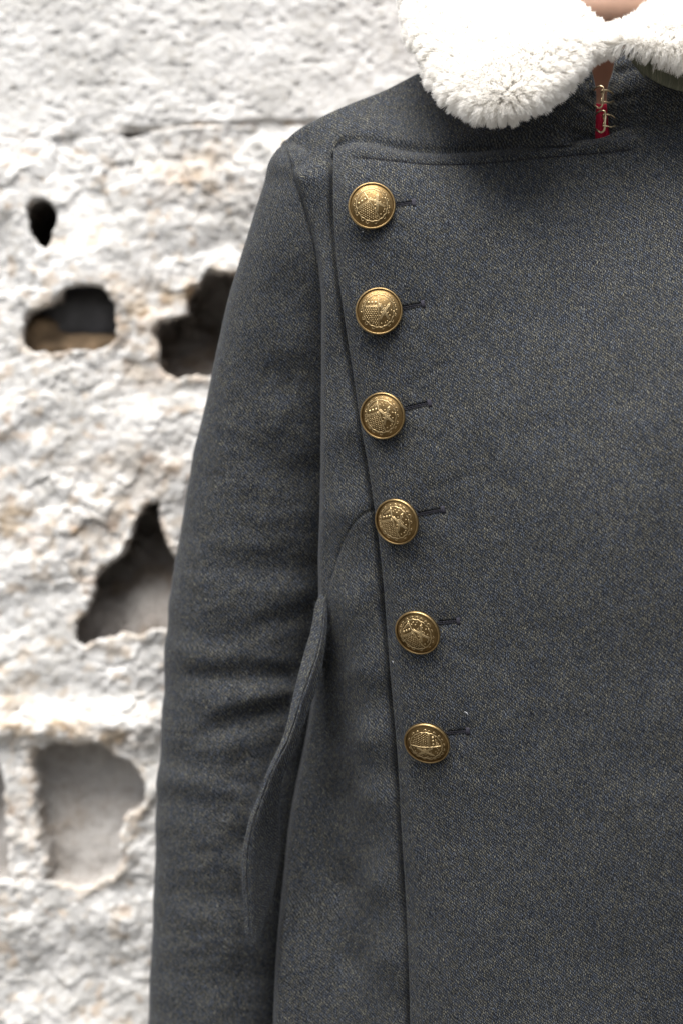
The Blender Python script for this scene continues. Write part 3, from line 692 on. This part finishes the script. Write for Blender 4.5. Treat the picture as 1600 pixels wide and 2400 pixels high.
# left leaf (viewer's left)
OUTL = [(x_ + 13, y_ - 5) if y_ > -80 else (x_ + 13, y_) for x_, y_ in [(975,-330),(950,-200),(945,-90),(948,10),(957,70),(972,112),(996,150),(1012,192),(1040,228),(1070,250),(1103,264),(1148,272),(1165,272)]]
BOT = [(1178,267),(1210,255),(1245,242),(1278,224),(1308,198),(1334,172),(1362,138),(1388,120),(1426,112)]
UPP = [(1140,-330),(1215,-170),(1270,-60),(1318,12),(1350,42),(1385,70),(1418,92),(1426,112)]
b0 = coons([(988,-330),(1050,-350),(1140,-330)], BOT, OUTL, UPP, 90, 110)
DFL = TPS([(975,-330,.11),(1140,-330,.09),(950,0,.055),(1000,150,.030),(1100,260,.006),(1180,290,-.006),(1200,100,.010),(1300,200,-.002),(1345,0,.022),(1415,90,.008),(1250,-100,.05)])
furL = fur(b0, 150000, 21, DFL, 'fur_collar', 'large left leaf of the white fur collar', (.0, -.05, -.08))
OUT2 = [(1424,112),(1458,106),(1488,110),(1525,122),(1570,134),(1640,150),(1720,155),(1800,125)]
UP2 = [(1426,92),(1456,80),(1494,62),(1528,36),(1556,2),(1610,-95),(1680,-220),(1760,-330)]
b2_ = coons(UP2, OUT2, [(1426,92),(1423,102),(1424,112)], [(1760,-330),(1860,-120),(1800,130)], 100, 80)
DFR = TPS([(1430,90,.008),(1530,140,.004),(1640,165,.004),(1800,130,.02),(1545,0,.022),(1760,-330,.10),(1860,-120,.07),(1600,0,.02)])
furR = fur(b2_, 110000, 33, DFR, 'fur_collar', 'right leaf of the white fur collar', (.0, -.05, -.08))
# olive underside of the right leaf
ol = coons([(1488,118),(1560,120),(1700,140)], [(1490,150),(1520,175),(1560,196),(1620,212),(1700,222)], [(1488,118),(1486,134),(1490,150)], [(1700,140),(1704,180),(1700,222)], 60, 30)
od = DFR(ol[..., 0], ol[..., 1]) - .005 + .006*np.linspace(0, 1, 30)[:, None]**2 
o = grid_obj('undercollar', rolls(at(ol[..., 0], ol[..., 1], od), .002, .0012, 'bl') - CP, OLIVE, furR)
o['label'] = 'olive grey cloth underside of the collar'

# ---- hooks and eyes
for (cx_, cy_, lean) in ((1412, 222, -2.0), (1416.5, 279, -.5)):
    def wp(x, y, d): return at(np.array(float(cx_+x*1.08)), np.array(float(cy_+y*1.12)), np.array(d)) - CP
    hk = curve([wp(-20,-9,.0172),wp(-14,-15,.0145),(wp(-6,-18,.0125)),wp(0,-15,.0118),wp(1+lean*-.3,-8,.0112),wp(0,4,.0110),wp(lean*.6,16,.0113),wp(-2+lean*.4,24,.0118),wp(-8,28,.0125),wp(-15,25,.0145),wp(-20,21,.0172)], 60)
    V, F = tube(hk, .00054, 10); m_ = MB(); m_.add(V, F); m_.build('hook', WIRE, coat)
    m_ = MB()
    ey = curve([wp(22,-2,.0172),wp(14,-8,.0150),wp(6,-9.5,.0135),wp(-3,-9,.0135),wp(-3.5,-5,.0150),wp(-1,3,.0160),wp(-3.5,11,.0150),wp(-3,14.5,.0135),wp(5,15,.0135),wp(14,16.5,.0150),wp(22,14,.0172)], 60)
    V, F = tube(ey, .00052, 10); m_.add(V, F); m_.build('eye', WIRE, coat)

# ---- buttons
BR = 55*S
def dome_z(r):
    r = np.asarray(r, float)
    return np.where(r < .88, .17 + .27*(1-(r/.88)**2), .17)
def lathe(prof, n=72):
    th = np.linspace(0, 2*math.pi, n, endpoint=False)
    V = np.array([[r*math.cos(a_), r*math.sin(a_), z] for r, z in prof for a_ in th])
    return V, gridfaces(len(prof), n, True)[:, ::-1]
rr = np.linspace(.002, .912, 26)
domeP = [(r, float(dome_z(r))) for r in rr] + [(.915, .15), (.915, .12), (.86, .0), (.3, -.06), (.14, -.10), (.12, -.24), (.002, -.26)]
rimP = [(.905, .10), (.908, .180), (.918, .205), (.938, .222), (.960, .220), (.984, .20), (.998, .16), (1.0, .10), (.985, .05), (.94, .0), (.86, -.03), (.80, -.03)]
dV, dF = lathe(domeP); rV, rF = lathe(rimP)
cr = MB()
def onD(pts, lift=.0):
    p = np.array(pts, float); return np.c_[p, dome_z(np.hypot(p[:, 0], p[:, 1])) + lift]
def stroke(pts, w_=.022, n=None, lift=-.006):
    n = n or max(4, int(np.linalg.norm(np.diff(np.array(pts, float), axis=0), axis=1).sum()/.06))
    V, F = tube(onD(curve(pts, n) if len(pts) > 2 else np.linspace(pts[0], pts[1], n), lift), w_*1.2, 6); cr.add(V, F)
def dot(x, y, r, h=.8):
    z = float(dome_z(math.hypot(x, y))); V = [(x, y, z + r*h*.7)]
    for k_ in range(8):
        a_ = k_*math.pi/4; V.append((x + r*.72*math.cos(a_), y + r*.72*math.sin(a_), z + r*h*.45))
    for k_ in range(8):
        a_ = k_*math.pi/4; V.append((x + r*math.cos(a_), y + r*math.sin(a_), z - .02))
    F = [[0, 1+k_, 1+(k_+1) % 8] for k_ in range(8)] + [[1+k_, 9+k_, 9+(k_+1) % 8, 1+(k_+1) % 8] for k_ in range(8)]
    cr.add(np.array(V), F)
ang = np.linspace(0, 2*math.pi, 61)
def oval(a_): return .64*math.cos(a_), .69*math.sin(a_)
stroke([((.64 + .015*math.sin(17*a_))*math.cos(a_), (.69 + .015*math.sin(17*a_))*math.sin(a_)) for a_ in ang], .024, 90)
stroke([(0, .68), (0, -.69)], .026)
stroke([(-.61, .16), (-.02, .16)], .022); stroke([(-.60, .21), (-.02, .21)], .016)
for x in (-.42, -.27, -.12): dot(x, .34, .064, .65)
for k_ in range(6): stroke([(-.06-.07*k_, .44), (-.06-.07*k_, .62-.035*k_)], .010)
yv = .10; row = 0
while yv > -.64:
    x = -.06 - (.045 if row % 2 else 0)
    while x > -.62:
        if (x/.60)**2 + (yv/.65)**2 < .93: dot(x, yv, .030, .5)
        x -= .092
    yv -= .078; row += 1
for s_ in (-1, 1):
    for o in (-.028, .028):
        stroke([(.25 - s_*.21 + o, .30), (.25 + s_*.21 + o, -.40)], .022)
for q in (.17, .085):
    stroke([(.25, -.05+q), (.25+q, -.05), (.25, -.05-q), (.25-q, -.05), (.25, -.05+q)][:2], .018)
    stroke([(.25+q, -.05), (.25, -.05-q)], .018); stroke([(.25, -.05-q), (.25-q, -.05)], .018); stroke([(.25-q, -.05), (.25, -.05+q)], .018)
for x, y in ((.09,.49),(.19,.53),(.24,.40),(.34,.46),(.06,.17),(.43,.16),(.47,.30),(.53,.02),(.05,-.22),(.47,-.20),(.12,-.53),(.28,-.50),(.25,.20),(.36,-.44)): dot(x, y, .036, .6)
dot(.25, -.05, .03)
for a_, sz in ((92,.05),(72,.06),(55,.07),(38,.08),(22,.07),(8,.09),(-12,.05),(-35,.05),(-52,.05),(-75,.04),(-110,.05),(-138,.07),(-156,.06),(178,.08),(165,.05),(148,.06),(128,.05),(112,.05)):
    c0 = np.array(oval(R(a_)))*1.10; n_ = c0/np.linalg.norm(c0); t2 = np.array([-n_[1], n_[0]])
    stroke([c0 - t2*sz, c0 + n_*sz*.7 - t2*sz*.3, c0 + n_*sz*.6 + t2*sz*.6, c0 + t2*sz*.9 - n_*.01], .018, 8)
cV = np.concatenate(cr.V)
BUT = [((871,484),(-.06,.02),31),((888,730),(-.10,-.02),0),((898,974),(-.34,-.14),17),((932,1221),(-.44,-.24),20),((980,1480),(-.36,-.36),35),((1001,1738),(-.26,-.45),-82)]
names = ['topmost, crest tilted left', 'second from the top, crest upright', 'third from the top', 'fourth from the top', 'fifth from the top', 'lowest, crest turned on its side']
proto = None
for i, ((bx_, by_), (tx, tz), rot) in enumerate(BUT):
    d_ = float(body_front(np.array([bx_*1.]), np.array([by_*1.]))[0])
    nv_ = Vector((tx, -math.sqrt(1-tx*tx-tz*tz), tz))
    x_ = Vector((0, 0, 1)).cross(-nv_).normalized()*-1
    x_ = Vector((1, 0, 0)); x_ = (x_ - nv_*x_.dot(nv_)).normalized(); y_ = nv_.cross(x_)
    c_, s_ = math.cos(R(rot)), math.sin(R(rot))
    xr = x_*c_ + y_*s_; yr = -x_*s_ + y_*c_
    M = Matrix(((xr.x, yr.x, nv_.x), (xr.y, yr.y, nv_.y), (xr.z, yr.z, nv_.z))).to_4x4()
    lift = .0026 + .35*BR*math.hypot(tx, tz)
    pos = Vector(at(bx_, by_, d_ - lift)) - Vector(CP)
    if proto is None:
        proto = (mesh_obj('button', dV*BR, dF, BRASS, coat), mesh_obj('rim', rV*BR, rF, BRASS_RIM), mesh_obj('crest', cV*BR, cr.F, BRASS_HI))
        ob = proto[0]; kids = proto[1:]
    else:
        ob = link(proto[0].copy(), coat); kids = [link(k_.copy()) for k_ in proto[1:]]
    ob.matrix_local = Matrix.Translation(pos) @ M
    for k_ in kids: k_.parent = ob
    ob['label'] = 'domed antique brass crest button, ' + names[i]

# ---- buttonholes: stitched lips, coloured darker to give the slit's shade, and a bar tack
for a, b in HOLES_B:
    a = np.array(a, float); b = np.array(b, float); t_ = (b-a)/np.linalg.norm(b-a); n_ = np.array([-t_[1], t_[0]])
    mb = MB()
    for s_ in (-1, 1):
        q = np.linspace(0, 1, 34)
        off = s_*(1.3*np.sin(np.clip(q*.9+.12, 0, 1)*math.pi)**.5 + .6)
        pts = (a - t_*10)[None] + q[:, None]*(b - a + t_*10)[None] + n_[None]*off[:, None]
        dd = BODY(pts[:, 0], pts[:, 1]) + wrinkle(pts[:, 0], pts[:, 1]) + .0005
        V, F = tube(at(pts[:, 0], pts[:, 1], dd), .00027 + .00005*np.sin(q*160), 7); mb.add(V - CP, F)
    ho = mb.build('buttonhole', THREAD, coat)
    mb = MB()
    for k_ in range(7):
        c0 = b + t_*(k_-2.2)*1.15
        pts = np.array([c0 - n_*8.5, c0 - n_*4.5, c0, c0 + n_*4.5, c0 + n_*8.5]) + rng.normal(0, .35, (5, 2))
        dd = body_front(pts[:, 0], pts[:, 1])*0 + BODY(pts[:, 0], pts[:, 1]) + wrinkle(pts[:, 0], pts[:, 1]) + np.array([.0006, .0002, .0001, .0002, .0006])
        V, F = tube(at(pts[:, 0], pts[:, 1], dd), .00020, 5); mb.add(V - CP, F)
    mb.build('bar_tack', TACK, ho)

# ---- nap: loose wool fibres standing off the edges, and a few bits of lint
NAP = simple('loose_wool', (.11, .12, .135), .9, spec=.05)[0]
def nap(parent, root, nrm, n, seed, Lm, spread=.7):
    r = np.random.default_rng(seed); i = r.integers(0, len(root), n)
    d = nrm[i] + r.normal(0, spread, (n, 3)); d /= np.linalg.norm(d, axis=1)[:, None]
    L = (Lm*(.4 + r.random(n)))[:, None]; c = r.normal(0, .35, (n, 3))
    p = root[i] + r.normal(0, .0004, (n, 3))
    pts = np.stack([p + d*L*s_ + c*L*s_*s_ for s_ in (0, .33, .66, 1)], 1)
    hc = bpy.data.hair_curves.new('nap'); hc.add_curves([4]*n)
    hc.attributes['position'].data.foreach_set('vector', pts.astype(np.float32).ravel())
    hc.attributes.new('radius', 'FLOAT', 'POINT').data.foreach_set('value', np.tile(np.array([.000035, .00003, .000025, .000012], np.float32), n))
    hc.materials.append(NAP); ho = link(bpy.data.objects.new('nap', hc), parent); tag(ho, kind='stuff')
def mesh_pts(o, keep=None):
    me = o.data; n = len(me.vertices); v = np.empty(n*3, np.float32); nn = np.empty(n*3, np.float32)
    me.vertices.foreach_get('co', v); me.vertices.foreach_get('normal', nn)
    return v.reshape(-1, 3), nn.reshape(-1, 3)
for o, n, Lm, sd_ in ((flap, 2500, .0014, 1), (front, 7000, .0010, 2), (sleeve, 8000, .0010, 3), (side, 5000, .0010, 4), (band, 800, .0010, 5)):
    v_, n_ = mesh_pts(o)
    nap(o, v_, n_, n, 40+sd_, Lm)
LINT = simple('pale_lint', (.62, .64, .68), .8)[0]
mb = MB()
for x, y, L, a_ in ((848,543,3,.4),(918,1549,5,1.2),(1088,1668,11,.8)):
    q = np.array([[x, y], [x + L*.5*math.cos(a_) + 1.2, y + L*.5*math.sin(a_) - .8], [x + L*math.cos(a_), y + L*math.sin(a_)]])
    V, F = tube(curve(np.c_[at(q[:, 0], q[:, 1], body_front(q[:, 0], q[:, 1]) - .0005)], 7), [.00008, .00013, .00016, .00016, .00014, .0001, .00006], 5); mb.add(V - CP, F)
tag(mb.build('lint', LINT, coat), kind='stuff')

# ------------------------------------------------------------------ red garment under the coat
rg = coons([(1300,190),(1380,240),(1412,246),(1450,238),(1540,190)], [(1300,700),(1420,700),(1540,700)], [(1300,190),(1300,450),(1300,700)], [(1540,190),(1540,450),(1540,700)], 60, 60)
rd = BODY(rg[..., 0], np.maximum(rg[..., 1], 330)) + .013 + .004*((rg[..., 0]-1412)/120)**2 + .0006*np.sin((rg[..., 0]-1412)/7)
rd = np.minimum(rd, .0262 + .004*((rg[..., 0]-1412)/120)**2 + .0007*np.sin((rg[..., 0]-1412)/6) + .0*rd)
red = grid_obj('red_shirt', rolls(at(rg[..., 0], rg[..., 1], rd), .0012, .0005, 't'), RED, None)
tag(red, 'crimson cloth of an undergarment showing behind the metal collar hooks', 'shirt')

# ------------------------------------------------------------------ the wearer: neck and trunk inside the coat
secs = [(-420,.056,.060,.100),(-250,.053,.056,.094),(-60,.055,.056,.092),(40,.060,.056,.091),(110,.072,.052,.110),(180,.10,.050,.114),(260,.128,.052,.114),(360,.142,.072,.104),(520,.148,.084,.104),(800,.142,.092,.106),(1100,.140,.096,.106),(1500,.138,.090,.112),(2000,.128,.085,.122),(2700,.13,.085,.13)]
f_ = interp(secs); pr = np.linspace(-420, 2700, 120); q = f_(pr)
th = np.linspace(0, 2*math.pi, 64, endpoint=False)[None]
ex_ = 1.0
Xp = (1425-800)*S*1.03 + q[:, 0:1]*np.cos(th); Yp = q[:, 2:3] - q[:, 1:2]*np.sin(th)
# hollow at the throat
Zp = ((1200-pr)*S*1.03)[:, None] + 0*th
Yp = Yp + .006*np.exp(-((Xp-(1425-800)*S*1.03)/.012)**2)*np.exp(-((pr[:, None]-190)/70)**2)*(np.sin(th) > 0)
G = np.stack([Xp, Yp + 0*Xp, Zp], -1)
V = np.concatenate([G.reshape(-1, 3), [G[0].mean(0)], [G[-1].mean(0)]]); F = gridfaces(120, 64, True)[:, ::-1].tolist()
nV = 120*64
F += [[(j+1) % 64, j, nV][::-1] for j in range(64)] + [[119*64+j, 119*64+(j+1) % 64, nV+1][::-1] for j in range(64)]
pe = mesh_obj('person', V, F, SKIN)
tag(pe, 'person wearing the coat, bare throat showing between the fur collar leaves', 'person')
